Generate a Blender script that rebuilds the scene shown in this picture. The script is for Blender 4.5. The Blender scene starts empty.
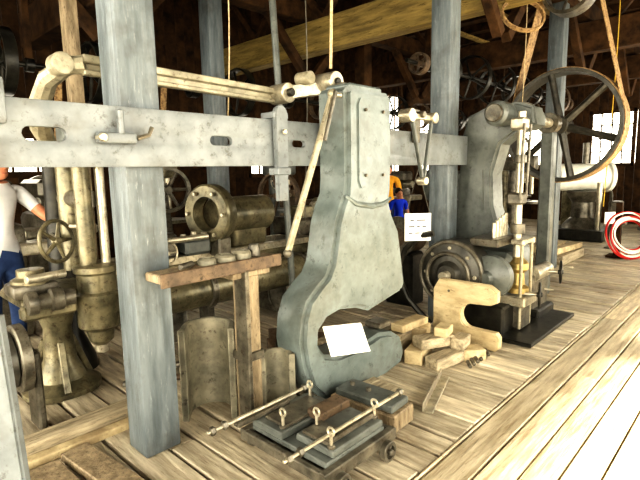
import bpy, bmesh, math, random
from mathutils import Vector, Matrix, Quaternion, Euler
random.seed(7)
V=Vector
# ------------------------------------------------------------------ camera
a=math.radians(43.5);p=math.radians(8.06);ro=math.radians(1.1)
f=V((math.cos(a)*math.cos(p),math.sin(a)*math.cos(p),-math.sin(p)))
r0=V((math.sin(a),-math.cos(a),0));u0=r0.cross(f)
R=math.cos(ro)*r0-math.sin(ro)*u0;U=math.cos(ro)*u0+math.sin(ro)*r0
cd=bpy.data.cameras.new("camera");cam=bpy.data.objects.new("camera",cd)
bpy.context.scene.collection.objects.link(cam)
M=Matrix((R,U,-f)).transposed().to_4x4();M.translation=V((0,0,1.65))
cam.matrix_world=M;cd.sensor_width=36;cd.lens=27;cd.clip_start=.05
bpy.context.scene.camera=cam

# ------------------------------------------------------------------ materials
def lin(c): return tuple((x/12.92 if x<=.04045 else ((x+.055)/1.055)**2.4) for x in c)+(1,)
def mat(name,c1,c2,c3=None,scale=6,rough=.6,metal=0,bump=.15,stretch=(1,1,1),detail=6,attr=False,lo=.35,hi=.65,spec=.5,c3amt=.5,scr=None):
    m=bpy.data.materials.new(name);m.use_nodes=True;nt=m.node_tree;N=nt.nodes;L=nt.links
    b=N["Principled BSDF"];tc=N.new("ShaderNodeTexCoord");mp=N.new("ShaderNodeMapping")
    mp.inputs["Scale"].default_value=stretch;L.new(tc.outputs["Object"],mp.inputs[0])
    vec=mp.outputs[0]
    if attr:
        at=N.new("ShaderNodeAttribute");at.attribute_name="rnd"
        ad=N.new("ShaderNodeVectorMath");ad.operation='MULTIPLY_ADD'
        L.new(at.outputs["Fac"],ad.inputs[0]);ad.inputs[1].default_value=(37,53,71);L.new(vec,ad.inputs[2]);vec=ad.outputs[0]
    n=N.new("ShaderNodeTexNoise");n.inputs["Scale"].default_value=scale;n.inputs["Detail"].default_value=detail;n.inputs["Roughness"].default_value=.62
    L.new(vec,n.inputs[0])
    cr=N.new("ShaderNodeValToRGB");cr.color_ramp.elements[0].position=lo;cr.color_ramp.elements[1].position=hi
    cr.color_ramp.elements[0].color=lin(c1);cr.color_ramp.elements[1].color=lin(c2);L.new(n.outputs[0],cr.inputs[0])
    col=cr.outputs[0]
    if c3:
        n2=N.new("ShaderNodeTexNoise");n2.inputs["Scale"].default_value=scale*3.3;n2.inputs["Detail"].default_value=8;n2.inputs["Roughness"].default_value=.75
        L.new(vec,n2.inputs[0])
        r2=N.new("ShaderNodeValToRGB");r2.color_ramp.elements[0].position=1-c3amt-.03;r2.color_ramp.elements[1].position=min(1,1-c3amt+.12)
        L.new(n2.outputs[0],r2.inputs[0])
        mx=N.new("ShaderNodeMixRGB");L.new(r2.outputs[0],mx.inputs[0]);L.new(col,mx.inputs[1]);mx.inputs[2].default_value=lin(c3);col=mx.outputs[0]
        rr=N.new("ShaderNodeMapRange");rr.inputs[3].default_value=rough;rr.inputs[4].default_value=min(1,rough+.25);L.new(r2.outputs[0],rr.inputs[0]);L.new(rr.outputs[0],b.inputs["Roughness"])
    else:b.inputs["Roughness"].default_value=rough
    if scr:
        n3=N.new("ShaderNodeTexNoise");n3.inputs["Scale"].default_value=scr[1];n3.inputs["Detail"].default_value=5;n3.inputs["Roughness"].default_value=.7
        L.new(tc.outputs["Object"],n3.inputs[0])
        r3=N.new("ShaderNodeValToRGB");r3.color_ramp.elements[0].position=.5;r3.color_ramp.elements[1].position=.68;r3.color_ramp.elements[1].color=(scr[2],)*3+(1,)
        L.new(n3.outputs[0],r3.inputs[0])
        mx=N.new("ShaderNodeMixRGB");L.new(r3.outputs[0],mx.inputs[0]);L.new(col,mx.inputs[1]);mx.inputs[2].default_value=lin(scr[0]);col=mx.outputs[0]
    if attr:
        hs=N.new("ShaderNodeHueSaturation");ma=N.new("ShaderNodeMapRange")
        ma.inputs[3].default_value=.78;ma.inputs[4].default_value=1.2
        L.new(at.outputs["Fac"],ma.inputs[0]);L.new(ma.outputs[0],hs.inputs["Value"]);L.new(col,hs.inputs["Color"]);col=hs.outputs[0]
    L.new(col,b.inputs["Base Color"])
    b.inputs["Metallic"].default_value=metal
    b.inputs["Specular IOR Level"].default_value=spec
    if bump:
        bp=N.new("ShaderNodeBump");bp.inputs["Strength"].default_value=bump;bp.inputs["Distance"].default_value=.02
        L.new(n.outputs[0],bp.inputs["Height"]);L.new(bp.outputs[0],b.inputs["Normal"])
    return m
gray=mat("gray_paint",(.39,.41,.42),(.49,.51,.515),(.29,.285,.27),scale=5,rough=.36,c3amt=.42,bump=.2,scr=((.33,.31,.27),1.5,.6))
colpaint=mat("column_paint",(.31,.34,.355),(.44,.47,.485),(.62,.645,.65),scale=5,stretch=(3,3,.45),rough=.46,bump=.6,c3amt=.37,scr=((.27,.27,.26),2.0,.75))
cast=mat("cast_gray_green",(.355,.39,.385),(.46,.495,.49),(.26,.265,.25),scale=4,rough=.28,c3amt=.41,bump=.2,scr=((.30,.295,.26),1.8,.65))
castd=mat("cast_gray_dark",(.28,.295,.285),(.41,.425,.41),(.20,.195,.175),scale=5,rough=.33,c3amt=.40,bump=.15)
iron=mat("cast_iron",(.26,.25,.22),(.47,.45,.40),(.23,.17,.11),scale=8,rough=.32,metal=.4,c3amt=.43)
olive=mat("oily_iron",(.31,.30,.24),(.54,.51,.41),(.22,.17,.11),scale=6,rough=.28,metal=.35,c3amt=.44)
dark=mat("dark_iron",(.10,.10,.095),(.22,.215,.19),(.19,.14,.10),scale=8,rough=.34,metal=.4,c3amt=.4)
wheelm=mat("flywheel_iron",(.17,.17,.155),(.31,.30,.27),(.24,.18,.12),scale=8,rough=.36,metal=.3,c3amt=.4)
rust=mat("rusty_iron",(.27,.22,.17),(.42,.35,.27),(.18,.15,.12),scale=9,rough=.58,c3amt=.45)
steel=mat("worn_steel",(.58,.56,.50),(.80,.77,.69),(.36,.30,.22),scale=10,rough=.28,metal=.55,c3amt=.42)
tanmetal=mat("tan_lever_metal",(.50,.48,.41),(.68,.65,.56),(.33,.28,.21),scale=8,rough=.4,metal=.25,c3amt=.42)
brass=mat("brass",(.60,.53,.35),(.78,.70,.49),None,scale=10,rough=.35,metal=.7)
fl_m=mat("floor_boards_x",(.68,.62,.51),(.89,.84,.73),(.40,.35,.27),scale=5,stretch=(.5,5,5),rough=.42,attr=True,c3amt=.39,bump=.6,scr=((.42,.36,.28),.9,.5))  # broad dark blotches: floor stains that also paint in shadowy patches
fl_m2=mat("floor_boards_y",(.61,.565,.48),(.84,.80,.71),(.35,.31,.25),scale=5,stretch=(5,.5,5),rough=.42,attr=True,c3amt=.40,bump=.6,scr=((.37,.32,.26),1.1,.55))
darkwood=mat("dark_timber",(.15,.105,.065),(.30,.215,.13),None,scale=5,stretch=(1,1,1),rough=.85,attr=True,spec=.2)
girderwood=mat("sunlit_girder_timber",(.40,.34,.18),(.60,.52,.30),(.24,.19,.10),scale=3,stretch=(4,.5,4),rough=.7,c3amt=.43)  # lighter olive colour carries the sunlit look of the main girder
oldwood=mat("old_wood",(.42,.37,.29),(.62,.56,.46),(.23,.19,.15),scale=6,stretch=(3,3,.6),rough=.65,c3amt=.43,bump=.6)
oldwoodx=mat("old_wood_x",(.50,.46,.38),(.73,.68,.58),(.28,.24,.18),scale=6,stretch=(.6,4,4),rough=.65,c3amt=.41,bump=.6)
tanwood=mat("tan_pattern_wood",(.66,.59,.46),(.80,.74,.60),(.45,.38,.28),scale=5,stretch=(2,.7,2),rough=.65,c3amt=.40,scr=((.47,.41,.31),3,.65))
moldm=mat("mold_iron",(.42,.41,.36),(.60,.58,.51),(.27,.24,.20),scale=6,rough=.45,metal=.2,c3amt=.42)
belt=mat("leather_belt",(.52,.42,.28),(.68,.57,.40),(.36,.27,.18),scale=8,rough=.6)
paper=mat("white_paper",(.90,.90,.88),(.95,.95,.93),None,scale=3,rough=.8,bump=0)
ink=mat("ink",(.30,.30,.33),(.36,.36,.38),None,rough=.8,bump=0)
rope=mat("rope",(.62,.55,.42),(.78,.71,.58),None,scale=40,rough=.9)
yrope=mat("yellow_rope",(.70,.58,.20),(.80,.68,.28),None,scale=40,rough=.9)
red=mat("red_hose",(.62,.10,.10),(.75,.16,.14),None,rough=.5,bump=0)
white=mat("cream_paint",(.82,.82,.78),(.92,.92,.88),(.60,.58,.52),scale=5,rough=.4,c3amt=.35)
skin=mat("skin",(.74,.50,.38),(.82,.60,.47),None,scale=12,rough=.5,bump=.03)
wshirt=mat("white_shirt",(.80,.81,.82),(.88,.88,.89),None,scale=5,rough=.85,bump=.2)
bshirt=mat("blue_shirt",(.06,.20,.78),(.10,.28,.88),None,scale=5,rough=.85)
yshirt=mat("orange_shirt",(.88,.62,.16),(.95,.72,.24),None,scale=5,rough=.85)
jeans=mat("jeans",(.14,.22,.38),(.22,.31,.48),None,scale=8,rough=.85)
hair=mat("hair",(.10,.07,.05),(.18,.12,.08),None,scale=30,rough=.7)
eyem=mat("eye_dark",(.05,.04,.04),(.08,.06,.05),None,rough=.3,bump=0)
lipm=mat("lips",(.62,.34,.30),(.66,.38,.33),None,rough=.5,bump=0)

# ------------------------------------------------------------------ builder
def frame(axis):
    return V(axis).normalized().to_track_quat('Z','Y').to_matrix()
class B:
    def __init__(s,name):
        s.name=name;s.bm=bmesh.new();s.mats=[];s.rl=s.bm.faces.layers.float.new("rnd")
    def mi(s,m):
        if m not in s.mats:s.mats.append(m)
        return s.mats.index(m)
    def merge(s,tb,m,mx=None,rnd=None):
        if mx is not None:bmesh.ops.transform(tb,matrix=mx,verts=tb.verts)
        k=rnd if rnd is not None else random.random()
        mp={}
        for v in tb.verts:mp[v]=s.bm.verts.new(v.co)
        for fc in tb.faces:
            try:nf=s.bm.faces.new([mp[v] for v in fc.verts])
            except ValueError:continue
            nf.material_index=s.mi(m(fc.calc_center_median()) if callable(m) else m)
            nf[s.rl]=k;nf.smooth=True
        tb.free()
    def box(s,c,size,m,rot=(0,0,0),bev=.006,rnd=None,seg=1):
        tb=bmesh.new();bmesh.ops.create_cube(tb,size=1)
        bmesh.ops.scale(tb,vec=V(size),verts=tb.verts)
        bv=min(bev,min(size)*.3)
        if bv>0:bmesh.ops.bevel(tb,geom=tb.edges[:],offset=bv,segments=seg,affect='EDGES',profile=.5)
        mx=Matrix.Translation(V(c))@Euler([math.radians(q) for q in rot]).to_matrix().to_4x4()
        s.merge(tb,m,mx,rnd);return s
    def bar(s,p1,p2,w,h,m,bev=.006,up=(0,0,1)):
        p1=V(p1);p2=V(p2);d=p2-p1;L=d.length;x=d/L;y=V(up).cross(x)
        if y.length<1e-3:y=V((0,1,0)).cross(x)
        y.normalize();z=x.cross(y)
        tb=bmesh.new();bmesh.ops.create_cube(tb,size=1);bmesh.ops.scale(tb,vec=(L,w,h),verts=tb.verts)
        bv=min(bev,w*.3,h*.3)
        if bv>0:bmesh.ops.bevel(tb,geom=tb.edges[:],offset=bv,segments=1,affect='EDGES')
        mx=Matrix((x,y,z)).transposed().to_4x4();mx.translation=(p1+p2)/2
        s.merge(tb,m,mx);return s
    def lathe(s,o,axis,prof,m,seg=28):
        tb=bmesh.new();rings=[]
        for r,h in prof:
            if r<1e-5:rings.append([tb.verts.new((0,0,h))])
            else:rings.append([tb.verts.new((r*math.cos(2*math.pi*i/seg),r*math.sin(2*math.pi*i/seg),h)) for i in range(seg)])
        for A,C in zip(rings,rings[1:]):
            for i in range(seg):
                j=(i+1)%seg
                q=[A[i%len(A)],A[j%len(A)],C[j%len(C)],C[i%len(C)]]
                u=[];[u.append(x) for x in q if x not in u]
                if len(u)>2:
                    try:tb.faces.new(u)
                    except ValueError:pass
        mx=frame(axis).to_4x4();mx.translation=V(o);s.merge(tb,m,mx);return s
    def cyl(s,p1,p2,r,m,r2=None,seg=24,b=.005):
        p1=V(p1);p2=V(p2);L=(p2-p1).length;r2=r if r2 is None else r2;b=min(b,r*.3,L*.3)
        return s.lathe(p1,p2-p1,[(0,0),(r-b,0),(r,b),(r2,L-b),(r2-b,L),(0,L)],m,seg)
    def ringp(s,c,axis,ro,ri,w,m,seg=40):
        return s.lathe(V(c)-V(axis).normalized()*w/2,axis,[(ri,0),(ro-.004,0),(ro,.004),(ro,w-.004),(ro-.004,w),(ri,w),(ri,0)],m,seg)
    def torus(s,c,axis,R_,r,m,seg=40,k=10):
        pr=[(R_+r*math.cos(2*math.pi*i/k),r*math.sin(2*math.pi*i/k)) for i in range(k+1)]
        return s.lathe(c,axis,pr,m,seg)
    def tube(s,pts,r,m,k=8,close=False):
        tb=bmesh.new();pts=[V(q) for q in pts];n=len(pts);prev=None;nrm=None
        for i,q in enumerate(pts):
            t=(pts[min(i+1,n-1)]-pts[max(i-1,0)]).normalized()
            if nrm is None:
                nrm=t.cross(V((0,0,1)))
                if nrm.length<.05:nrm=t.cross(V((0,1,0)))
            nrm=(nrm-t*nrm.dot(t)).normalized();b=t.cross(nrm)
            rr=r[i] if isinstance(r,(list,tuple)) else r
            ring=[tb.verts.new(q+nrm*rr*math.cos(2*math.pi*j/k)+b*rr*math.sin(2*math.pi*j/k)) for j in range(k)]
            if prev:
                for j in range(k):tb.faces.new([prev[j],prev[(j+1)%k],ring[(j+1)%k],ring[j]])
            else:tb.faces.new(ring[::-1])
            prev=ring
        tb.faces.new(prev);s.merge(tb,m);return s
    def prism(s,poly,o,ux,vx,t,m,bev=.01,seg=2):
        ux=V(ux);vx=V(vx);n=ux.cross(vx)
        tb=bmesh.new();vs=[tb.verts.new((q[0],q[1],0)) for q in poly];fc=tb.faces.new(vs)
        tb.normal_update()
        ex=bmesh.ops.extrude_face_region(tb,geom=[fc])
        bmesh.ops.translate(tb,vec=(0,0,t),verts=[g for g in ex['geom'] if isinstance(g,bmesh.types.BMVert)])
        bmesh.ops.recalc_face_normals(tb,faces=tb.faces)
        if bev>0:
            es=[e for e in tb.edges if abs(e.verts[0].co.z-e.verts[1].co.z)<1e-6]
            bmesh.ops.bevel(tb,geom=es,offset=bev,segments=seg,affect='EDGES',clamp_overlap=True)
        mx=Matrix((ux,vx,n)).transposed().to_4x4();mx.translation=V(o);s.merge(tb,m,mx);return s
    def ball(s,c,r,m,sc=(1,1,1),seg=16,rot=None):
        tb=bmesh.new();bmesh.ops.create_uvsphere(tb,u_segments=seg,v_segments=seg*2//3,radius=r)
        mx=Matrix.Diagonal((*sc,1))
        if rot is not None:mx=rot@mx
        mx=Matrix.Translation(V(c))@mx;s.merge(tb,m,mx);return s
    def wheel(s,c,axis,R_,w,m,spokes=6,hub=.05,th=.03,sr=.015,phase=0,flat=False,hw=None):
        c=V(c);F=frame(axis);ax=V(axis).normalized()
        if flat:s.ringp(c,ax,R_,R_-th,w,m)
        else:s.torus(c,ax,R_-th/2,th/2,m)
        hw=hw or w*1.2+.02
        s.cyl(c-ax*hw/2,c+ax*hw/2,hub,m)
        for i in range(spokes):
            an=2*math.pi*i/spokes+phase
            d=F@V((math.cos(an),math.sin(an),0))
            s.tube([c+d*hub*.8,c+d*(R_-th*.6)],[sr*1.5,sr],m,k=8)
        return s
    def plate(s,outline,holes,o,ux,vx,t,m,bev=.004):
        cu=bpy.data.curves.new("t","CURVE");cu.dimensions='2D';cu.fill_mode='BOTH';cu.extrude=t/2-bev;cu.bevel_depth=bev;cu.bevel_resolution=1
        for pl in [outline]+holes:
            sp=cu.splines.new('POLY');sp.points.add(len(pl)-1);sp.use_cyclic_u=True
            for i,q in enumerate(pl):sp.points[i].co=(q[0],q[1],0,1)
        ob=bpy.data.objects.new("t",cu);bpy.context.scene.collection.objects.link(ob)
        me=bpy.data.meshes.new_from_object(ob);tb=bmesh.new();tb.from_mesh(me);bmesh.ops.remove_doubles(tb,verts=tb.verts,dist=1e-5)
        ux=V(ux);vx=V(vx);mx=Matrix((ux,vx,ux.cross(vx))).transposed().to_4x4();mx.translation=V(o)
        s.merge(tb,m,mx);bpy.data.objects.remove(ob);bpy.data.curves.remove(cu);bpy.data.meshes.remove(me);return s
    def skinned(s,verts,edges,rad,m,mx=Matrix(),root=0,sub=2):
        me=bpy.data.meshes.new("t");me.from_pydata([tuple(v) for v in verts],edges,[]);ob=bpy.data.objects.new("t",me)
        bpy.context.scene.collection.objects.link(ob);ob.modifiers.new("s","SKIN");ob.modifiers.new("b","SUBSURF").levels=sub
        for i,r in enumerate(rad):
            sv=me.skin_vertices[0].data[i];sv.radius=r if isinstance(r,tuple) else (r,r);sv.use_root=(i==root)
        dg=bpy.context.evaluated_depsgraph_get();ev=ob.evaluated_get(dg);m2=bpy.data.meshes.new_from_object(ev)
        tb=bmesh.new();tb.from_mesh(m2);
        fn=m
        if callable(m):
            inv=mx.inverted();fn=lambda c:m(inv@c)
        s.merge(tb,fn,mx);bpy.data.objects.remove(ob);bpy.data.meshes.remove(m2);return s
    def done(s,ang=35):
        bmesh.ops.recalc_face_normals(s.bm,faces=s.bm.faces)
        co=[v.co for v in s.bm.verts];lo=V([min(c[i] for c in co) for i in range(3)]);hi=V([max(c[i] for c in co) for i in range(3)])
        o=V(((lo.x+hi.x)/2,(lo.y+hi.y)/2,lo.z));bmesh.ops.translate(s.bm,vec=-o,verts=s.bm.verts)
        me=bpy.data.meshes.new(s.name);s.bm.to_mesh(me);s.bm.free()
        for m in s.mats:me.materials.append(m)
        me.set_sharp_from_angle(angle=math.radians(ang))
        ob=bpy.data.objects.new(s.name,me);ob.location=o;bpy.context.scene.collection.objects.link(ob);return ob
def arc(cx,cy,r,a0,a1,n):
    return [(cx+r*math.cos(math.radians(a0+(a1-a0)*i/n)),cy+r*math.sin(math.radians(a0+(a1-a0)*i/n))) for i in range(n+1)]
def stadium(cx,cy,hl,r,n=6):
    return arc(cx+hl-r,cy,r,-90,90,n)+arc(cx-hl+r,cy,r,90,270,n)
X,Y,Z=V((1,0,0)),V((0,1,0)),V((0,0,1))

# ------------------------------------------------------------------ room shell
XA,XB,YA,YB,CZ=-4.0,16.0,-3.4,8.6,5.2
b=B("floor")
y=YA
while y<1.28:
    w=random.uniform(.16,.23);w=min(w,1.3-y) if 1.3-y<w+.1 else w
    x=XA-random.random()*3
    while x<XB:
        L=random.uniform(2.5,4.5);x2=min(x+L,XB)
        xx=max(x,XA)
        if x2-xx>.1:b.box(((xx+x2)/2,y+w/2,-.03+random.uniform(-.004,.003)),(x2-xx-.008,w-.014,.06),fl_m,bev=.005)
        x+=L
    y+=w
x=XA
while x<XB:
    w=random.uniform(.15,.27)
    cuts=[1.3,2.95+random.choice([0,.35,-.4]),5.8,YB]
    for c0,c1 in zip(cuts,cuts[1:]):
        b.box((x+w/2,(c0+c1)/2,-.03+random.uniform(-.012,.008)),(w-.022,c1-c0-.012,.06),fl_m2,rot=(0,random.uniform(-.9,.9),random.uniform(-.15,.15)),bev=.006)
    x+=w
b.box(((XA+XB)/2,(YA+YB)/2,-.12),(XB-XA,YB-YA,.08),darkwood,bev=0)
b.done()
b=B("ceiling")
y=YA
while y<YB:
    w=random.uniform(.2,.3);x=XA-random.random()*2
    while x<XB:
        L=random.uniform(2,4);g=.004 if random.random()<.85 else .02
        b.box((x+L/2,y+w/2,CZ+.02),(L-g,w-g,.04),darkwood,bev=0);x+=L
    y+=w
x=XA+.5
while x<XB:
    b.box((x,(YA+YB)/2,CZ-.1),(.07,YB-YA,.18),darkwood,bev=0);x+=.9
b.done()

def wall(name,axis,pos,lo,hi,wins,skip=()):
    b=B(name);t=lo
    while t<hi:
        w=random.uniform(.16,.24);w=min(w,hi-t);cm=t+w/2
        segs=[(0,CZ)]
        for (a0,a1,z0,z1) in wins:
            if a0<cm<a1:
                ns=[]
                for s0,s1 in segs:
                    if z0>s0:ns.append((s0,min(z0,s1)))
                    if z1<s1:ns.append((max(z1,s0),s1))
                segs=ns
        for s0,s1 in segs:
            if s1-s0>.02:
                c=(cm,pos,(s0+s1)/2) if axis=='X' else (pos,cm,(s0+s1)/2)
                sz=(w-.006,.04,s1-s0) if axis=='X' else (.04,w-.006,s1-s0)
                b.box(c,sz,darkwood,bev=0)
        t+=w
    b.done()
wn=0
def window(axis,pos,w,nx=3,nz=3):
    global wn;wn+=1
    a0,a1,z0,z1=w;b=B("window_%d"%wn)
    def bx(a,z,da,dz,th):
        c=(a,pos,z) if axis=='X' else (pos,a,z);sz=(da,th,dz) if axis=='X' else (th,da,dz)
        b.box(c,sz,darkwood,bev=.004)
    for q in (a0,a1):bx(q,(z0+z1)/2,.09,z1-z0+.1,.1)
    for q in (z0,z1):bx((a0+a1)/2,q,a1-a0+.1,.09,.1)
    for i in range(1,nx):bx(a0+(a1-a0)*i/nx,(z0+z1)/2,.035,z1-z0,.04)
    for i in range(1,nz):bx((a0+a1)/2,z0+(z1-z0)*i/nz,a1-a0,.035,.04)
    b.done()
bw=[(-1.5,-.1,1.7,2.4),(1.5,2.9,1.7,2.3),(4.6,5.6,1.8,2.4),(6.8,8.0,1.6,2.5),(9.2,10.2,1.6,3.5),(11.4,12.8,1.6,3.9),(13.8,15.2,1.6,3.4)]
wall("wall_back",'X',YB,XA,XB,bw)
for w in bw:window('X',YB,w,4,4)
ew=[(-2.6,-.8,1.3,3.0),(.3,1.7,1.4,3.0),(3.0,4.1,1.7,3.2),(5.4,7.2,1.7,3.0)]
wall("wall_end",'Y',XB,YA,YB,ew)
for w in ew:window('Y',XB,w,4,4)
fw=[(-3.6,1.2,.5,3.9),(1.7,5.8,.5,4.1),(6.2,10.5,.5,4.1),(11,15.5,.5,3.9)]  # unseen wall behind the camera, openings shaped to cast the floor sun patches
wall("wall_front_unseen",'X',YA,XA,XB,fw)
for w in fw:window('X',YA,w,2,1)

for i,(gx,m) in enumerate([(-.8,darkwood),(2.6,darkwood),(6.1,girderwood),(9.6,darkwood),(13.1,darkwood)]):
    b=B("roof_girder");b.box((gx,(YA+YB)/2,3.86),(.28,YB-YA-.1,.5),m,bev=.015);b.done()
for gy in (2.66,6.05):
    b=B("roof_plate_beam");b.box((6,gy,4.3),(19.8,.24,.3),darkwood,bev=.01)
    x=-.8
    for k in range(5):
        for s in (-1,1):
            b.bar((x+s*.1,gy,3.3),(x+s*1.0,gy,4.25),.12,.14,darkwood)
        x+=3.5
    b.done()
b=B("roof_truss_bracing")
for gx in (2.6,6.1,9.6,13.1):
    for yy in (.5,2.2,3.9,5.6,7.3):
        b.bar((gx,yy,4.12),(gx,yy+.85,5.1),.1,.1,darkwood);b.bar((gx,yy+1.7,4.12),(gx,yy+.85,5.1),.1,.1,darkwood)
b.done()
def column(x,y,s,m,top=3.6,rot=0):
    b=B("timber_column");b.box((x,y,top/2),(s,s,top),m,rot=(0,0,rot),bev=.012,seg=2)
    return b
for x in (1.29,4.79,8.29):
    column(x,2.66,.225,colpaint,4.15).done()
for x in (.3,4.2,7.7,11.2,14.5):
    column(x,6.05,.24,colpaint if x==4.2 else darkwood,4.15).done()
column(1.95,5.2,.13,oldwood,4.9).done()

# ------------------------------------------------------------------ overhead slotted beam
b=B("overhead_slotted_rail")
holes=[stadium(cx,1.85,hl,r) for cx,hl,r in [(.30,.10,.035),(.78,.10,.036),(1.76,.085,.032),(2.42,.07,.028)]]
b.plate([(-.7,1.70),(4.98,1.70),(4.98,2.0),(-.7,2.0)],holes,(0,2.5,0),X,Z,.035,gray)
b.done()
b=B("rail_latch")
b.box((1.10,2.45,1.84),(.20,.05,.055),gray,bev=.012,seg=2);b.box((1.12,2.44,1.92),(.03,.04,.13),gray,bev=.01)
b.cyl((1.02,2.47,1.84),(1.02,2.41,1.84),.022,steel);b.tube([(1.2,2.43,1.84),(1.26,2.42,1.86),(1.28,2.42,1.9)],.012,iron)
b.done()
b=B("rail_clamp_hanger")
b.prism([(-.045,1.46),(.045,1.46),(.055,1.95)]+arc(0,2.04,.055,0,180,8)+[(-.055,1.95)],(2.22,2.475,0),X,Z,.04,gray,bev=.006)
b.box((2.22,2.47,1.66),(.12,.10,.05),gray);b.box((2.22,2.51,2.03),(.13,.14,.045),gray)
b.cyl((2.22,2.42,1.92),(2.22,2.40,1.92),.018,steel)
b.done()
b=B("rail_end_clevis")
b.box((.575,2.44,1.98),(.09,.05,.20),gray,bev=.015,seg=2);b.cyl((.575,2.46,2.04),(.575,2.38,2.04),.02,steel);b.box((.575,2.47,2.10),(.06,.09,.03),gray)
b.done()

# ------------------------------------------------------------------ C-frame casting
b=B("c_frame_press_casting")
poly=[(2.59,2.2),(2.62,2.23),(3.09,2.23),(3.12,2.2),(3.13,1.8),(3.12,1.5),(3.10,1.42),(3.14,1.32),(3.23,1.18),(3.28,.95),(3.32,.72),(3.28,.66),(3.05,.62),(2.85,.585),
 (2.70,.64),(2.52,.67),(2.38,.645),(2.29,.57),(2.28,.47),(2.34,.385),(2.48,.34),(2.66,.335),(2.85,.355),(2.98,.375),(3.16,.34),(3.28,.26),(3.32,.13),(3.27,.03),(3.08,0),
 (2.5,0),(2.32,.06),(2.2,.18),(2.14,.35),(2.11,.52),(2.13,.68),(2.18,.80),(2.28,.88),(2.37,.94),(2.42,1.02),(2.45,1.15),(2.48,1.30),(2.53,1.42),(2.58,1.50),(2.59,1.6),(2.59,1.9)]
b.prism(poly,(0,2.475,0),X,Z,.30,cast,bev=.035,seg=4)
b.prism([(2.69,1.58),(2.72,1.52),(3.02,1.52),(3.05,1.58),(3.05,2.12),(3.02,2.17),(2.72,2.17),(2.69,2.12)],(0,2.185,0),X,Z,.022,cast,bev=.01)
b.tube([(2.57,2.185,1.48),(2.67,2.17,1.42),(2.86,2.167,1.39),(3.0,2.17,1.40),(3.11,2.185,1.44)],[.012,.018,.02,.018,.012],cast)
b.box((2.85,2.33,2.24),(.38,.24,.05),cast,bev=.015)
for zz in (2.08,1.62):
    for xx in (2.77,2.98):b.cyl((xx,2.145,zz),(xx,2.175,zz),.013,iron,seg=6)
b.box((3.14,2.33,.39),(.16,.16,.05),iron,bev=.01)
b.box((3.12,2.33,.625),(.12,.14,.05),iron,bev=.01)
b.done()
b=B("paper_sheet")
b.box((2.50,2.13,.47),(.34,.005,.22),paper,rot=(-38,6,-14),bev=0)
b.done()
b=B("hanging_measuring_lever")
p1=V((2.50,2.23,2.17));p2=V((2.13,2.32,1.12))
b.bar(p1,p2,.03,.045,tanmetal,up=(1,0,0));b.ball(p1,.035,tanmetal);b.cyl(p1-V((.03,0,0)),p1+V((.085,0,0)),.018,steel);b.ball(p2,.03,iron)
b.bar(p1+V((.0,-.03,.02)),p1+(p2-p1)*.3+V((0,-.05,0)),.02,.03,iron,up=(1,0,0))
b.done()

b=B("rocker_lever")
b.bar((1.12,2.86,2.30),(2.52,2.86,2.27),.05,.045,tanmetal)
b.bar((1.12,2.86,2.225),(2.52,2.86,2.195),.05,.03,tanmetal)
b.bar((1.12,2.875,2.265),(2.52,2.875,2.235),.015,.09,tanmetal)
b.cyl((2.58,2.92,2.25),(2.58,2.74,2.25),.075,steel);b.cyl((2.58,2.95,2.25),(2.58,2.7,2.25),.03,dark)
b.bar((2.56,2.8,2.25),(2.86,2.62,2.30),.04,.10,steel);b.cyl((2.86,2.7,2.33),(2.86,2.5,2.33),.08,steel);b.cyl((2.86,2.72,2.33),(2.86,2.48,2.33),.03,dark);b.cyl((2.70,2.76,2.36),(2.70,2.62,2.36),.05,tanmetal)
b.bar((2.86,2.6,2.30),(2.86,2.42,2.29),.05,.05,iron)
b.tube([(1.14,2.86,2.27),(1.06,2.92,2.26),(1.0,3.05,2.2),(.99,3.2,2.08),(1.03,3.35,1.95),(1.12,3.5,1.86),(1.25,3.57,1.80)],[.05,.05,.055,.06,.06,.05,.045],tanmetal,k=10)
b.cyl((1.02,2.85,2.26),(1.02,2.95,2.26),.06,tanmetal)
b.done()

b=B("hanging_toggle_linkage")
b.bar((3.66,2.42,2.13),(4.14,2.42,2.13),.05,.05,steel);b.cyl((3.70,2.48,2.13),(3.70,2.36,2.13),.06,steel);b.cyl((4.1,2.48,2.13),(4.1,2.36,2.13),.05,steel)
b.bar((3.74,2.40,2.12),(3.93,2.40,1.56),.03,.035,castd,up=(0,1,0));b.bar((4.08,2.40,2.12),(3.95,2.40,1.56),.03,.035,castd,up=(0,1,0))
b.cyl((3.94,2.45,1.55),(3.94,2.36,1.55),.04,steel);b.cyl((3.9,2.45,2.15),(3.9,2.36,2.15),.03,iron)
b.box((3.9,2.455,2.05),(.1,.03,.3),iron)
b.done()
b=B("hanging_sign")
b.box((4.18,2.60,1.08),(.27,.008,.28),paper,rot=(0,0,-42),bev=.001)
n=V((-.669,-.743,0));t=V((.743,-.669,0))
for i,ws in enumerate(((.04,.09),(.06,.03,.04),(.04,.05,.04))):
    q=-sum(ws)/2-.015*(len(ws)-1)
    for w in ws:
        c=V((4.18,2.60,1.15-i*.065))+n*.006+t*q;b.bar(c,c+t*w,.002,.013,ink,bev=0);q+=w+.025
b.tube([V((4.18,2.60,1.22))-t*.12,(4.18,2.60,1.66)],.003,iron,k=5);b.tube([V((4.18,2.60,1.22))+t*.12,(4.18,2.60,1.66)],.003,iron,k=5);b.tube([(4.18,2.60,1.65),(4.18,2.55,1.72)],.005,iron,k=5)
b.done()

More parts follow.
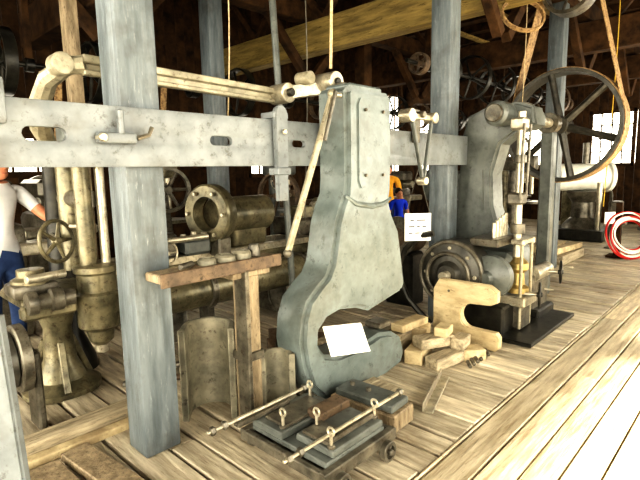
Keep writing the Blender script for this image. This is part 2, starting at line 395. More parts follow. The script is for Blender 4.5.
# ------------------------------------------------------------------ stand with rings
b=B("wooden_work_stand")
OX,OY=-.06,-.115
b.box((1.93+OX,2.56+OY,.54),(.13,.12,1.06),oldwood,bev=.01);b.box((1.86+OX,2.51+OY,.56),(.03,.12,1.0),iron,bev=.004)
b.box((1.72+OX,2.55+OY,1.09),(.86,.17,.05),oldwood,bev=.008);b.box((1.72+OX,2.46+OY,1.085),(.86,.02,.08),rust,bev=.004)
b.box((1.93+OX,2.56+OY,1.03),(.3,.14,.06),oldwood)
b.box((1.91+OX,2.54+OY,.02),(.18,.14,.04),oldwoodx)
b.bar((1.93+OX,2.56+OY,.5),(1.93+OX,2.56+OY,.44),.15,.15,iron)
for px_,r,h in ((1.64,.055,.04),(1.77,.065,.045),(1.90,.06,.055),(2.0,.04,.08)):
    b.lathe((px_+OX,2.55+OY,1.115),Z,[(r*.55,0),(r,0),(r,h*.7),(r*.8,h),(r*.55,h),(r*.55,0)],moldm if px_<1.95 else iron,20)
b.cyl((1.45+OX,2.53+OY,1.13),(1.56+OX,2.58+OY,1.13),.018,iron)
b.done()

def shell(c,r,t,h,ang,leg,m=oldwood,name="half_barrel_mold"):
    """U-shaped upright casting: half round back, straight side walls, flanged front edges"""
    b=B(name)
    pl=[(-leg,-r)]+arc(0,0,r,-90,90,22)+[(-leg,r),(-leg,r-t)]+arc(0,0,r-t,90,-90,22)+[(-leg,-r+t)]
    ux=V((math.cos(math.radians(ang)),math.sin(math.radians(ang)),0));vx=V((-ux.y,ux.x,0))
    b.prism(pl,c,ux,vx,h,m,bev=.006,seg=1)
    for s in (-1,1):
        q=V(c)+vx*s*(r-t/2+.004)-ux*(leg-.02);b.bar(q+V((0,0,.002)),q+V((0,0,h-.002)),.045,.04,m,up=ux)
    for zz in (.12,h-.1):
        pl2=arc(0,0,r+.012,-90,90,22)+arc(0,0,r-.01,90,-90,22)
        b.prism(pl2,V(c)+V((0,0,zz)),ux,vx,.03,m,bev=.004,seg=1)
    return b.done()
shell((1.76,2.74,0),.175,.035,.64,50,.12,moldm)
shell((2.04,2.36,0),.105,.022,.45,50,.05,moldm)

# ------------------------------------------------------------------ die cart
b=B("die_cart")
b.box((1.90,1.86,.10),(.56,.66,.04),iron,bev=.006)
for yy in (1.53,2.17):b.box((1.90,yy,.12),(.62,.05,.07),iron)
for xx in (1.61,2.19):b.box((xx,1.85,.12),(.04,.64,.06),iron)
b.box((1.90,1.85,.155),(.50,.60,.035),castd)
b.box((1.87,2.01,.195),(.46,.26,.045),castd,bev=.008);b.box((1.92,1.69,.195),(.44,.28,.04),castd,bev=.008)
b.box((1.87,1.99,.225),(.36,.18,.02),iron,bev=.006)
b.box((2.01,1.86,.235),(.26,.12,.05),rust);b.box((1.80,1.70,.225),(.16,.2,.02),iron)
for xx,yy in ((1.70,1.49),(2.10,1.49),(1.70,2.19),(2.08,2.19)):
    b.wheel((xx,yy,.062),Y,.06,.04,iron,spokes=5,hub=.018,th=.02,sr=.007,flat=True)
for yy,x0,x1 in ((2.12,1.32,2.10),(1.62,1.42,2.45)):
    b.cyl((x0,yy,.265),(x1,yy,.265),.011,steel,seg=10)
    for q in (x0+.1,x0+.02,x1-.06):b.cyl((q,yy,.265),(q+.03,yy,.265),.025,iron,seg=6)
    b.box(((x0+x1)/2,yy,.235),(.4,.05,.03),iron)
for xx,yy in ((1.69,1.92),(2.05,2.06),(1.82,1.78),(2.12,1.60),(1.72,1.58)):
    b.cyl((xx,yy,.2),(xx,yy,.29),.009,steel,seg=8);b.torus((xx,yy,.31),X,.022,.007,steel,seg=16,k=6)
    b.cyl((xx,yy,.215),(xx,yy,.235),.022,iron,seg=6)
b.done()
b=B("bolted_timber_block")
b.box((2.44,1.87,.07),(.24,.52,.12),oldwood,rot=(0,0,3),bev=.01);b.box((2.44,1.87,.155),(.20,.46,.05),castd,rot=(0,0,3),bev=.008)
b.box((2.70,1.98,.05),(.18,.30,.09),oldwoodx,rot=(0,0,-6))
for dy in (-.16,.02,.16):b.cyl((2.44,1.87+dy,.175),(2.44,1.87+dy,.205),.018,iron,seg=6)
b.done()
b=B("loose_angle_iron")
b.bar((2.72,1.60,.012),(3.32,1.80,.012),.07,.015,steel,bev=.003);b.bar((2.71,1.632,.04),(3.31,1.832,.04),.012,.07,steel,bev=.003)
b.done()

b=B("wooden_block_pile")
rb=random.Random(3)
for (x,y,z,sx,sy,sz,r) in [(3.7,2.15,.06,.35,.16,.12,15),(3.75,1.9,.05,.42,.14,.10,-10),(4.0,2.05,.07,.2,.3,.14,30),(3.78,2.05,.165,.34,.16,.09,-25),(3.95,1.88,.15,.2,.12,.10,10),
    (4.0,1.80,.05,.16,.2,.10,50),(3.86,2.0,.25,.18,.12,.08,12),(3.85,2.42,.09,.4,.18,.18,5),(3.98,2.33,.1,.2,.2,.2,20),(3.88,2.36,.23,.4,.14,.07,-3)]:
    b.box((x-.16,y+.03,z),(sx,sy,sz),tanwood if rb.random()<.3 else oldwoodx,rot=(0,0,r),bev=.008)
for i in range(6):b.cyl((3.6+i*.07,1.72,.02),(3.66+i*.07,1.78,.04),.016,iron,seg=10)
b.done()
b=B("c_shaped_wood_pattern")
pl=[(2.46,0),(2.46,.50),(2.40,.60),(1.88,.60),(1.80,.55),(1.80,.45),(1.86,.42),(2.0,.41)]+arc(2.04,.29,.12,95,-95,12)+[(2.0,.17),(1.80,.17),(1.77,.13),(1.77,.03),(1.80,0)]
pl=[((q[0])*.963,q[1]) for q in pl]
b.prism(pl,(4.10,0,0),Y,Z,.09,tanwood,bev=.01)
b.cyl((4.09,2.2,.5),(4.13,2.2,.5),.012,iron)
b.done()

# ------------------------------------------------------------------ second machine
b=B("belt_driven_punch_press")
b.box((5.05,1.80,.02),(1.3,.56,.04),dark)
pl=[(2.75,0),(2.75,.9),(2.62,1.2),(2.58,2.0),(2.50,2.22),(2.3,2.30),(1.98,2.32),(1.82,2.26),(1.78,2.08),(1.98,2.02),(2.14,1.9),(2.22,1.6),(2.2,1.25),(2.12,1.0),(1.95,.9),(1.86,.75),(1.84,.5),(1.9,0)]
b.prism(pl,(5.02,0,0),Y,Z,.30,castd,bev=.03,seg=3)
b.prism([(2.52,1.2),(2.45,1.65),(2.3,1.65),(2.3,1.2)],(4.995,0,0),Y,Z,.04,castd,bev=.012)
b.cyl((4.78,2.1,2.20),(5.9,2.1,2.20),.125,castd,seg=32,b=.03);b.cyl((5.9,2.1,2.20),(6.86,2.16,2.20),.06,steel)
b.cyl((4.74,2.1,2.20),(4.78,2.1,2.20),.09,iron,b=.01);b.ringp((5.5,2.1,2.20),X,.17,.1,.06,iron)
b.box((6.5,2.14,1.05),(.14,.16,2.1),castd,bev=.02);b.ringp((6.5,2.14,2.20),X,.13,.05,.14,iron)
b.cyl((4.86,1.86,.62),(4.86,1.86,2.2),.038,steel);b.box((4.86,1.88,2.08),(.14,.15,.12),steel,bev=.02);b.box((4.86,1.88,1.35),(.14,.16,.12),iron,bev=.02)
b.cyl((4.86,1.86,1.0),(4.86,1.86,1.1),.07,iron);b.cyl((4.86,1.86,1.7),(4.86,1.86,1.78),.06,iron)
b.bar((4.78,1.80,2.08),(4.78,1.82,1.35),.02,.03,iron,up=(1,0,0));b.bar((4.94,1.80,2.08),(4.94,1.82,1.35),.02,.03,iron,up=(1,0,0))
b.lathe((4.86,1.84,.40),Z,[(0,0),(.11,0),(.11,.05),(.07,.08),(.06,.2),(.10,.24),(.10,.30),(.045,.36),(0,.36)],brass,24)
b.box((4.86,1.84,.33),(.34,.28,.10),steel,bev=.015);b.box((4.86,1.84,.17),(.22,.2,.26),iron,bev=.02)
for s in (-1,1):
    b.cyl((4.86+s*.13,1.76,.05),(4.86+s*.13,1.76,.95),.016,tanmetal,seg=12);b.cyl((4.86+s*.13,1.76,.9),(4.86+s*.13,1.76,.96),.03,steel,seg=6)
b.box((4.86,1.8,.93),(.34,.12,.05),steel,bev=.01)
b.lathe((4.28,2.33,.60),V((1,.05,0)),[(0,0),(.10,0),(.12,.03),(.14,.05),(.30,.07),(.35,.10),(.35,.32),(.33,.35),(0,.35)],wheelm,40)
b.torus((4.30,2.33,.60),V((1,.05,0)),.22,.02,iron)
b.torus((4.36,2.33,.60),V((1,.05,0)),.33,.02,iron)
b.cyl((4.20,2.325,.60),(4.33,2.33,.60),.05,steel)
for i in range(8):
    an=i*math.pi/4;b.cyl((4.33,2.33+.27*math.cos(an),.6+.27*math.sin(an)),(4.36,2.33+.27*math.cos(an),.6+.27*math.sin(an)),.02,steel,seg=6)
b.lathe((4.36,1.97,.60),V((1,0,0)),[(0,0),(.05,0),(.07,.05),(.17,.08),(.21,.11),(.21,.2),(0,.22)],castd,36)
b.box((4.80,2.18,.15),(.6,.70,.3),dark,bev=.02);b.box((5.0,2.18,.5),(.5,.6,.6),castd,bev=.05)
for i in range(5):
    b.cyl((4.62+i*.07,2.0,.96),(4.62+i*.07,2.0,1.12+.02*i),.02,steel,seg=10)
b.box((4.75,2.05,.93),(.5,.3,.08),iron,bev=.01)
b.tube([(4.25,2.46,1.02),(4.22,2.62,.98),(4.2,2.76,.84),(4.2,2.83,.66),(4.2,2.81,.48),(4.2,2.73,.32),(4.22,2.59,.18),(4.24,2.47,.08)],[.03]*8,dark,k=8)
for (hx,hy,hz) in ((4.86,1.62,.40),(5.62,1.66,.50)):
    b.wheel((hx,hy,hz),V((.35,-1,0)),.13,.03,dark,spokes=4,hub=.025,th=.025,sr=.01)
    b.cyl((hx,hy,hz),(hx-.08,hy+.25,hz),.018,steel,seg=12)
    b.cyl((hx+.07,hy-.02,hz+.05),(hx+.09,hy-.1,hz+.05),.012,steel,seg=8)
b.box((5.5,1.95,.3),(.5,.25,.42),iron,bev=.03);b.cyl((5.3,1.85,.5),(5.75,1.85,.5),.08,steel)
b.box((5.5,1.95,.06),(.5,.4,.12),dark,bev=.02)
b.done()
b=B("belt_flywheel")
fc=V((7.0,2.16,2.20))
b.ringp(fc+V((.1,0,0)),X,.74,.69,.30,wheelm,seg=56);b.cyl(fc-V((.1,0,0)),fc+V((.2,0,0)),.11,wheelm)
for i in range(6):
    an=i*math.pi/3+.3;d=V((0,math.cos(an),math.sin(an)));b.tube([fc+d*.09,fc+d*.4,fc+d*.70],[.055,.042,.05],wheelm,k=8)
b.done()
b=B("drive_belt")
c=fc+V((.11,0,0))
b.ringp(c,X,.754,.742,.27,belt,seg=56)
b.bar(c+V((0,-.747,0)),c+V((0,-.33,1.75)),.24,.012,belt,up=(0,1,0));b.bar(c+V((0,.747,0)),c+V((0,.33,1.75)),.24,.012,belt,up=(0,1,0))
b.ringp(c+V((0,0,1.75)),X,.325,.28,.26,iron);b.cyl(c+V((-.3,0,1.75)),c+V((.6,0,1.75)),.04,steel)
for i in range(5):
    an=i*1.2566;d=V((0,math.cos(an),math.sin(an)));b.tube([c+V((0,0,1.75))+d*.03,c+V((0,0,1.75))+d*.29],.02,iron)
b.done()

b=B("steam_pump")
cx,cy=12.4,3.25
b.box((cx,cy,.12),(1.3,1.2,.24),dark,bev=.03);b.lathe((cx,cy,.24),Z,[(0,0),(.45,0),(.40,.1),(.26,.25),(.24,.6),(.34,.75),(.38,.85),(0,.88)],iron,32)
b.lathe((cx-.5,cy+.55,1.42),V((.69,-.72,0)),[(0,0),(.25,0),(.36,.04),(.36,.10),(.31,.12),(.31,1.2),(.36,1.22),(.36,1.3),(.2,1.36),(0,1.36)],white,36)
b.wheel((cx+.3,cy-.5,.8),V((.3,-1,0)),.3,.05,iron,spokes=5,hub=.04,th=.04,sr=.015)
b.cyl((cx-.3,cy-.4,.2),(cx-.3,cy-.4,1.3),.06,steel);b.cyl((cx,cy,1.7),(cx,cy,2.2),.07,iron)
b.box((cx-.3,cy-.75,.5),(.4,.2,.8),iron,bev=.03)
b.done()
b=B("notice_card")
b.box((11.1,2.35,.62),(.34,.01,.24),paper,rot=(0,0,-45),bev=0);b.cyl((11.1,2.36,0),(11.1,2.36,.5),.015,iron);b.box((11.1,2.36,.01),(.2,.2,.02),iron)
b.done()
b=B("coiled_fire_hose")
ax=V((-.75,-.6,.25)).normalized();c=V((9.75,1.78,.44));FR=frame(ax)
rh=random.Random(5)
for i in range(8):
    pts=[];rr=.25+.021*i;ox,oy=rh.uniform(-.025,.025),rh.uniform(-.025,.025);ph=rh.uniform(0,6)
    for k in range(33):
        an=2*math.pi*k/32;pts.append(c+FR@V((ox+rr*math.cos(an),oy+rr*math.sin(an)*1.04,.03*(i%3-1)+.03*math.sin(an*2+ph))))
    b.tube(pts,.017,red if i in (0,3,5,7) else white,k=6)
b.tube([c+FR@V((.37,0,0)),c+FR@V((.38,.2,.05)),c+FR@V((.3,.34,.0)),V((9.6,1.4,.03)),V((9.1,1.2,.02))],.02,red,k=6)
b.done()
b=B("hose_reel_post")
b.box((10.05,2.03,.5),(.1,.1,1.0),darkwood);b.box((10.05,2.03,.02),(.3,.3,.04),darkwood);b.cyl((10.05,2.03,.62),(9.86,1.88,.66),.03,iron)
b.done()
b=B("timber_stack")
for i in range(4):b.box((9.2,2.6+i*.2,.08),(1.2,.17,.16),oldwoodx,rot=(0,0,random.uniform(-4,4)))
for i in range(3):b.box((9.2,2.65+i*.2,.22),(1.1,.15,.10),tanwood,rot=(0,0,random.uniform(-8,8)))
b.done()

# ------------------------------------------------------------------ left drill machine
b=B("radial_drill_machine")
sx,sy=1.43,3.72
b.cyl((sx-.05,sy,.98),(sx-.05,sy,2.15),.06,olive);b.cyl((sx+.07,sy-.03,.98),(sx+.07,sy-.03,2.1),.035,steel)
b.lathe((sx,sy,.50),Z,[(0,-.14),(.05,-.14),(.09,-.10),(.10,-.02),(.14,0),(.155,.02),(.155,.20),(.165,.22),(.165,.27),(.14,.29),(.14,.42),(.16,.44),(.16,.48),(.09,.50),(0,.5)],olive,32)
b.cyl((sx,sy,.30),(sx,sy,.5),.05,steel)
b.box((sx-.02,sy+.02,1.88),(.28,.22,.28),castd,bev=.03,seg=2)
b.cyl((sx,sy,1.48),(sx,sy+.5,1.48),.07,iron);b.cyl((sx,sy+.4,.9),(sx,sy+.4,1.9),.09,olive)
b.lathe((1.20,3.97,0),Z,[(0,0),(.28,0),(.28,.04),(.18,.10),(.12,.24),(.10,.5),(.14,.64),(.16,.70),(0,.70)],olive,32)
for an in (20,140,260):
    dx,dy=math.cos(math.radians(an)),math.sin(math.radians(an));b.bar((1.20+dx*.1,3.97+dy*.1,.4),(1.20+dx*.25,3.97+dy*.25,.04),.05,.05,olive)
b.box((1.2,4.05,.76),(.55,.6,.10),olive,bev=.03)
# carriage and gear cluster on the table
b.box((1.02,3.84,.86),(.30,.26,.10),iron,bev=.03,seg=2);b.lathe((1.02,3.84,.90),Z,[(0,0),(.13,0),(.13,.03),(.09,.05),(.09,.10),(0,.11)],olive,28)
b.lathe((.92,3.62,.80),X,[(0,0),(.075,0),(.08,.01),(.08,.06),(.055,.07),(.055,.14),(.08,.15),(.08,.22),(.06,.23),(.06,.30),(0,.31)],iron,28)
b.box((1.07,3.68,.72),(.36,.10,.10),olive,bev=.02)
b.cyl((.95,3.70,.95),(1.22,3.75,.95),.03,steel)
b.wheel((1.24,3.92,1.17),V((.5,-1,.1)),.17,.03,olive,spokes=5,hub=.03,th=.03,sr=.012);b.cyl((1.24,3.92,1.17),(1.32,4.3,1.17),.025,steel)
b.cyl((1.32,3.86,1.28),(1.35,3.78,1.28),.014,steel,seg=8)
b.lathe((1.40,4.35,0),Z,[(0,0),(.22,0),(.2,.1),(.12,.3),(.10,.9),(.08,1.8),(.12,1.9),(0,1.9)],dark,24)
b.done()
b=B("step_cone_pulley")
for i,(r) in enumerate((.14,.18,.22)):
    b.lathe((.62+i*.075,3.46,.50),X,[(.05,0),(r-.01,0),(r,.01),(r,.065),(r-.01,.07),(.05,.07)],wheelm if i%2 else iron,36)
b.cyl((.47,3.46,.50),(.92,3.46,.50),.03,steel);b.box((.88,3.46,.27),(.05,.2,.54),iron,bev=.02);b.box((.52,3.46,.27),(.05,.2,.54),iron,bev=.02)
b.done()

# ------------------------------------------------------------------ lathe mid
b=B("engine_lathe")
b.cyl((2.0,4.05,.52),(5.2,4.05,.52),.17,olive,seg=32,b=.03)
for xx in (2.0,2.6,3.9,5.1):b.ringp((xx,4.05,.52),X,.20,.1,.06,iron);b.box((xx,4.05,.2),(.08,.16,.4),iron)
b.box((3.6,4.55,.70),(3.6,.55,.14),olive,bev=.02);b.box((3.6,4.32,.80),(3.6,.08,.08),steel,bev=.01);b.box((3.6,4.75,.80),(3.6,.08,.08),steel,bev=.01)
for xx in (2.1,3.5,5.1):
    b.prism([(-.28,0),(.28,0),(.18,.15),(.14,.5),(.22,.63),(-.22,.63),(-.14,.5),(-.18,.15)],(xx+.15,4.5,0),Y,Z,.3,iron,bev=.02)
b.box((3.4,4.5,1.05),(.5,.4,.45),olive,bev=.06,seg=3);b.cyl((2.95,4.4,1.2),(3.7,4.4,1.2),.20,olive,b=.03)
b.lathe((2.92,4.3,1.24),V((-1,-.25,0)),[(.17,0),(.30,0),(.31,.02),(.31,.12),(.29,.14),(.18,.14),(.17,.10),(.17,0)],olive,44)
for k in range(6):
    an=k*math.pi/3;FRM=frame((-1,-.25,0));q=V((2.80,4.27,1.24))+FRM@V((.24*math.cos(an),.24*math.sin(an),0));b.cyl(q,q+V((-.05,-.012,0)),.022,steel,seg=6)
b.box((2.35,4.5,.95),(.25,.4,.25),iron,bev=.03);b.wheel((2.3,4.22,.9),Y,.12,.03,steel,spokes=4,hub=.02,th=.02,sr=.008)
b.box((2.65,4.35,.92),(.3,.3,.16),castd,bev=.03);b.cyl((2.2,4.2,1.02),(2.75,4.2,1.02),.03,steel)
b.box((2.9,4.2,.9),(.16,.2,.2),iron,bev=.02)
for i in range(4):b.cyl((2.5+i*.12,4.25,1.0),(2.5+i*.12,4.25,1.06+.02*(i%2)),.03,steel,seg=12)
b.box((4.3,4.45,.98),(.5,.5,.22),iron,bev=.03);b.box((4.3,4.4,1.15),(.2,.25,.16),olive,bev=.02)
b.wheel((4.3,4.1,.85),Y,.16,.03,steel,spokes=5,hub=.02,th=.02,sr=.01)
b.box((5.0,4.55,1.05),(.45,.35,.5),olive,bev=.05);b.cyl((4.6,4.5,1.2),(4.9,4.5,1.2),.06,steel)
b.done()
b=B("rusty_machine_drum")
b.cyl((4.85,3.3,.85),(5.2,3.3,.85),.22,rust,seg=36,b=.02);b.ringp((4.85,3.3,.85),X,.25,.12,.05,iron);b.box((5.0,3.3,.33),(.3,.4,.66),dark,bev=.03)
b.done()
def flyw(c,ax,r,m,sp=6,name="spoked_flywheel",stand=True):
    b=B(name);b.wheel(c,ax,r,.09,m,spokes=sp,hub=.05,th=.04,sr=.018,flat=True,hw=.16)
    A=V(ax).normalized();c=V(c);b.cyl(c,c+A*.35,.03,steel)
    q=c+A*.3
    if stand:b.prism([(-.2,0),(.2,0),(.07,c.z-.08),(.07,c.z+.08),(-.07,c.z+.08),(-.07,c.z-.08)],(q.x,q.y,0),V((-A.y,A.x,0)),Z,.08,m,bev=.01)
    b.done()
flyw((3.0,5.4,1.47),(.3,1,0),.28,iron)
flyw((4.9,5.5,1.3),(1,.2,0),.38,rust,5)

def bgmachine(x,y,k,m):
    b=B(("column_drill_press","milling_machine","shaping_machine")[k])
    if k==0:
        b.lathe((x,y,0),Z,[(0,0),(.35,0),(.35,.08),(.15,.14),(.10,.2),(.10,1.9),(0,1.9)],m,24)
        b.box((x,y-.15,1.75),(.3,.7,.3),m,bev=.05,seg=2);b.cyl((x,y-.4,1.1),(x,y-.4,1.65),.045,steel);b.lathe((x,y-.4,.9),Z,[(0,0),(.3,0),(.3,.05),(0,.05)],m)
        b.bar((x,y,.93),(x,y-.4,.93),.1,.08,m)
        b.wheel((x,y-.1,2.1),X,.24,.08,m,spokes=5,th=.04,flat=True);b.wheel((x-.25,y-.35,1.5),X,.16,.02,steel,spokes=4,th=.02,sr=.008)
    elif k==1:
        b.box((x,y,.6),(.55,.6,1.2),m,bev=.08,seg=2);b.box((x,y-.35,.95),(.9,.35,.12),steel,bev=.02);b.box((x,y,1.5),(.4,.8,.25),m,bev=.05);b.box((x,y,1.3),(.35,.5,.3),m,bev=.03)
        b.cyl((x,y-.1,1.3),(x,y-.5,1.3),.09,steel);b.wheel((x-.5,y-.35,.8),X,.15,.03,steel,spokes=4,th=.02,sr=.008);b.wheel((x+.1,y+.4,1.4),Y,.28,.1,m,th=.04,flat=True)
    else:
        b.box((x,y,.35),(.9,.6,.7),m,bev=.06);b.box((x,y,.85),(1.3,.35,.45),m,bev=.05,seg=2);b.box((x-.55,y,.8),(.3,.4,.5),m,bev=.04);b.wheel((x+.3,y-.35,.8),Y,.35,.06,m,spokes=6,th=.05,flat=True)
        b.cyl((x-.6,y,1.0),(x-.6,y,1.4),.06,steel)
    b.done()
for i,(x,y,k) in enumerate([(2.2,7.2,1),(3.9,7.4,0),(.9,7.2,0),(1.2,5.8,1),(6.2,5.2,1),(6.3,7.2,0),(8.8,7.2,0),(9.6,4.9,1),(7.0,3.7,1),(10.5,7.2,1),(12.8,5.3,0),(13.2,7.4,1),(10.6,4.2,0),(14.5,4.0,1),(14.8,2.2,0),(-.6,7.2,1),(14.2,.9,2)]):
    bgmachine(x,y,k,[iron,olive,castd][i%3])
b=B("workbench")
b.box((7.6,8.0,.85),(1.6,.8,.08),oldwoodx)
for xx in (6.9,8.3):
    for yy in (7.7,8.3):b.box((xx,yy,.4),(.1,.1,.8),oldwood)
for i in range(5):b.box((7.0+i*.3,7.9,.95),(.2,.3,.14),[rust,iron,tanwood][i%3],rot=(0,0,random.random()*60))
b.done()

def shaft(y,z,x0,x1,name="overhead_line_shaft"):
    b=B(name);b.cyl((x0,y,z),(x1,y,z),.035,dark,seg=12)
    x=x0+.4;k=0
    while x<x1:
        r=random.choice((.18,.26,.34,.42));b.wheel((x,y,z),X,r,.14,random.choice((rust,dark,dark)),spokes=5,hub=.05,th=.03,sr=.018,flat=True,hw=.2)
        if k%3==0:b.box((x+.3,y,z+(4.1-z)/2),(.08,.1,4.15-z),darkwood);b.ringp((x+.3,y,z),X,.09,.03,.1,dark)
        x+=random.uniform(.7,1.3);k+=1
    return b
shaft(4.6,3.45,7.0,15.5).done();shaft(7.2,3.1,-1,15).done()
def beltp(x,y0,z0,y1,z1,w=.1,r0=.2,r1=.3,m=belt,name="flat_drive_belt"):
    b=B(name)
    for s in (-1,1):b.bar((x,y0+s*r0,z0),(x,y1+s*r1,z1),w,.01,m,up=(0,1,0))
    b.done()
beltp(2.4,7.5,1.5,7.2,3.1);beltp(3.9,7.3,2.1,7.2,3.1);beltp(8.8,7.1,2.1,7.2,3.1)
b=B("leaning_iron_pole");b.cyl((3.5,3.72,.0),(3.36,3.85,4.5),.035,castd);b.done()
b=B("stored_lumber")
for i in range(10):
    y=random.uniform(3.2,5.6);x=random.uniform(1.5,10);z=4.62+.06*(i%3)
    b.bar((x,y,z),(x+3,y+random.uniform(-.4,.2),z),.14,.05,darkwood if i%3 else girderwood)
b.done()
def ropeo(x,y,z0,z1,m=rope,r=.008,sw=.05):
    b=B("hanging_rope");b.tube([(x+sw*math.sin(i*.5),y+sw*math.cos(i*.4)*.6,z0+(z1-z0)*i/10) for i in range(11)],r,m,k=6);b.done()
ropeo(2.80,2.50,2.42,5.0,rope,.012,.02);ropeo(1.60,3.1,2.4,5.0,yrope,.006);ropeo(2.5,3.4,2.0,5,rope,.006);ropeo(3.15,3.15,1.2,5,iron,.006);ropeo(6.5,2.5,1.4,5,rope,.006);ropeo(8.9,2.0,1.0,5,yrope,.007);ropeo(2.0,3.8,1.9,5,iron,.007)
b=B("hanging_wooden_hoop")
b.ringp((6.05,2.35,3.45),V((-.6,-.6,.5)),.26,.235,.05,belt);b.tube([(6.05,2.35,3.7),(6.05,2.35,4.2)],.006,rope)
b.done()

b=B("floor_timber_sill")
b.box((.55,3.12,.05),(1.9,.14,.10),oldwoodx,rot=(0,0,1));b.box((.7,3.0,.02),(1.3,.08,.05),tanwood)
b.done()
b=B("loose_floor_planks")
b.box((.95,2.52,.025),(.16,.8,.05),oldwood,rot=(0,0,6));b.box((.72,2.5,.025),(.2,.75,.045),oldwood,rot=(0,0,2));b.box((.52,2.6,.02),(.16,.6,.04),oldwood)
b.done()
b=B("scrap_metal_pieces")
for i in range(16):
    x=random.uniform(2.75,3.4);y=random.uniform(2.95,3.5);b.box((x,y,.05),(random.uniform(.1,.4),random.uniform(.06,.15),.1),random.choice([rust,iron,oldwoodx]),rot=(0,0,random.random()*90))
for i in range(12):
    x=random.uniform(1.5,2.2);y=random.uniform(3.2,3.5);b.cyl((x,y,.03),(x+random.uniform(-.3,.3),y+.2,.03),.025,random.choice([rust,iron]),seg=10)
b.done()
b=B("iron_guide_post")
b.prism([(-.08,0),(.08,0),(.06,.3),(.04,.8),(.025,1.12),(-.025,1.12),(-.045,.8),(-.07,.3)],(.46,2.19,0),V((.69,-.72,0)),Z,.05,gray,bev=.01)
b.box((.46,2.19,.02),(.26,.26,.04),iron)
b.done()

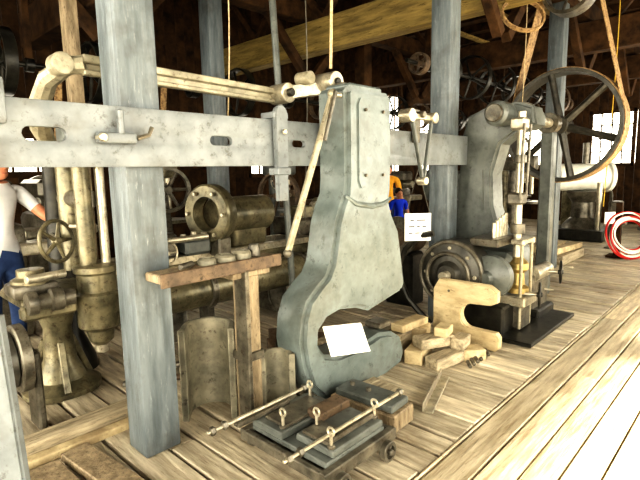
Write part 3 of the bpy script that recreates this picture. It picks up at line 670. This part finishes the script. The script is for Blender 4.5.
# ------------------------------------------------------------------ people
def person(name,loc,yaw,h,shirt,pants,arms,lean=0):
    """figure faces local +X"""
    k=h/1.75;b=B(name)
    mx=Matrix.Translation(V(loc))@Matrix.Rotation(math.radians(yaw),4,'Z')@Matrix.Scale(k,4)
    vs=[(0,0,.95),(0.0,0,1.12),(lean*.5,0,1.30),(lean*.8,0,1.44),(lean,0,1.52)]
    rad=[(.15,.11),(.135,.10),(.165,.115),(.10,.09),(.055,.055)]
    ed=[(0,1),(1,2),(2,3),(3,4)]
    for s in (1,-1):
        i=len(vs)
        sh=V((lean*.75,s*.18,1.42))
        el=V(arms[s][0]);wr=V(arms[s][1])
        vs+=[sh,sh.lerp(el,.5),el,el.lerp(wr,.5),wr];rad+=[.068,.055,.044,.040,.028]
        ed+=[(3,i),(i,i+1),(i+1,i+2),(i+2,i+3),(i+3,i+4)]
        j=len(vs);vs+=[(0,s*.095,.86),(0.01,s*.10,.68),(.01,s*.10,.48),(0,s*.10,.28),(-.02,s*.10,.09),(.06,s*.11,.045),(.15,s*.12,.035)]
        rad+=[.10,.085,.062,.058,.04,.045,.035];ed+=[(0,j),(j,j+1),(j+1,j+2),(j+2,j+3),(j+3,j+4),(j+4,j+5),(j+5,j+6)]
    def fn(c):
        if c.z>1.50:return skin
        if c.z<.07:return hair
        for s in (1,-1):
            sh=V((lean*.75,s*.18,1.42));e=V(arms[s][0]);w=V(arms[s][1])
            def dist(p,a,b2):
                t=max(0,min(1,(p-a).dot(b2-a)/(b2-a).length_squared));return (p-(a+(b2-a)*t)).length,t
            d1,t1=dist(c,sh,e);d2,t2=dist(c,e,w)
            if abs(c.y)>.14 or (c-w).length<.25:
                if d2<.06 and d2<=d1+.01:return skin
                if d1<.075 and t1>.62:return skin
        return pants if c.z<.96 else shirt
    b.skinned(vs,ed,rad,fn,mx)
    hc=V((lean*1.2+.015,0,1.635))
    T=lambda q:mx@V(q)
    rot=Matrix.Rotation(math.radians(yaw),4,'Z')
    b.ball(T(hc),.1*k,skin,(.98,.78,1.18),20,rot)
    b.ball(T(hc+V((.03,0,-.055))),.07*k,skin,(.9,.78,.85),16,rot)
    b.tube([T(hc+V((.09,0,.01))),T(hc+V((.118,0,-.022))),T(hc+V((.092,0,-.03)))],[.008*k,.014*k,.008*k],skin,k=8)
    for s in (1,-1):
        b.ball(T(hc+V((0,s*.08,-.01))),.028*k,skin,(.7,.35,1.1),10,rot)
        b.ball(T(hc+V((.086,s*.032,.012))),.011*k,eyem,(.6,1.2,.7),8,rot)
    b.ball(T(hc+V((.085,0,-.062))),.02*k,lipm,(.4,1.2,.25),8,rot)
    b.ball(T(hc+V((-.018,0,.03))),.106*k,hair,(1,.84,1.05),18,rot)
    for s in (1,-1):
        e=V(arms[s][0]);w=V(arms[s][1]);d=(w-e).normalized();side=V((0,0,1)).cross(d)
        if side.length<.2:side=V((1,0,0))
        side.normalize();nrm=d.cross(side)
        if d.z<-.8:side=V((1,0,0));nrm=d.cross(side)
        pc=[w,w+d*.045,w+d*.085]
        b.skinned(pc,[(0,1),(1,2)],[(.028,.02),(.042,.018),(.040,.016)],skin,mx,sub=1)
        curl=-nrm if nrm.z>0 else nrm
        if d.z<-.8:curl=V((0,-s,0))
        for i,(off,L) in enumerate(((-.033,.062),(-.011,.075),(.011,.07),(.032,.055))):
            q0=w+d*.075+side*off;q1=q0+d*L*.45+side*off*.15;q2=q1+(d*.7+curl*.7)*L*.35;q3=q2+(d*.2+curl)*L*.3
            b.skinned([q0,q1,q2,q3],[(0,1),(1,2),(2,3)],[.0095,.009,.0085,.007],skin,mx,sub=1)
        q0=w+d*.03-side*.03;q1=q0+d*.03-side*.03+curl*.01;q2=q1+d*.035-side*.008+curl*.015
        b.skinned([q0,q1,q2],[(0,1),(1,2)],[.012,.011,.008],skin,mx,sub=1)
    return b.done(60)
rest={1:[(-.02,.25,1.14),(.04,.27,.88)],-1:[(-.02,-.25,1.14),(.04,-.27,.88)]}
# right-hand arm reaches forward and slightly down onto the rim of the hand wheel
person("standing_man",(1.04,4.74,0),-70,1.88,wshirt,jeans,{1:[(.22,.27,1.22),(.47,.24,1.19)],-1:[(-.02,-.27,1.16),(.10,-.26,.90)]},lean=.06)
person("child_in_blue_shirt",(7.45,5.05,0),-120,1.32,bshirt,jeans,{1:[(.0,.25,1.14),(.15,.2,.95)],-1:[(-.02,-.25,1.14),(.04,-.27,.88)]})
person("visitor_in_orange_shirt",(8.1,5.75,0),-150,1.8,yshirt,jeans,rest)

# ------------------------------------------------------------------ light
w=bpy.data.worlds.new("world");bpy.context.scene.world=w;w.use_nodes=True
bg=w.node_tree.nodes["Background"];bg.inputs[0].default_value=(1,.93,.77,1);bg.inputs[1].default_value=3.8
sd=bpy.data.lights.new("sun",'SUN');sd.energy=13;sd.angle=math.radians(4);sd.color=(1,.90,.70)
so=bpy.data.objects.new("sun",sd);bpy.context.scene.collection.objects.link(so)
el=math.radians(43);azd=V((-.25,1,0)).normalized()
d=V((azd.x*math.cos(el),azd.y*math.cos(el),-math.sin(el)));so.rotation_euler=d.to_track_quat('-Z','Y').to_euler();so.location=(4,-6,8)
sc=bpy.context.scene
sc.view_settings.view_transform='Standard'
try:sc.view_settings.look='High Contrast'
except Exception as e:print(e)
sc.view_settings.exposure=1.0
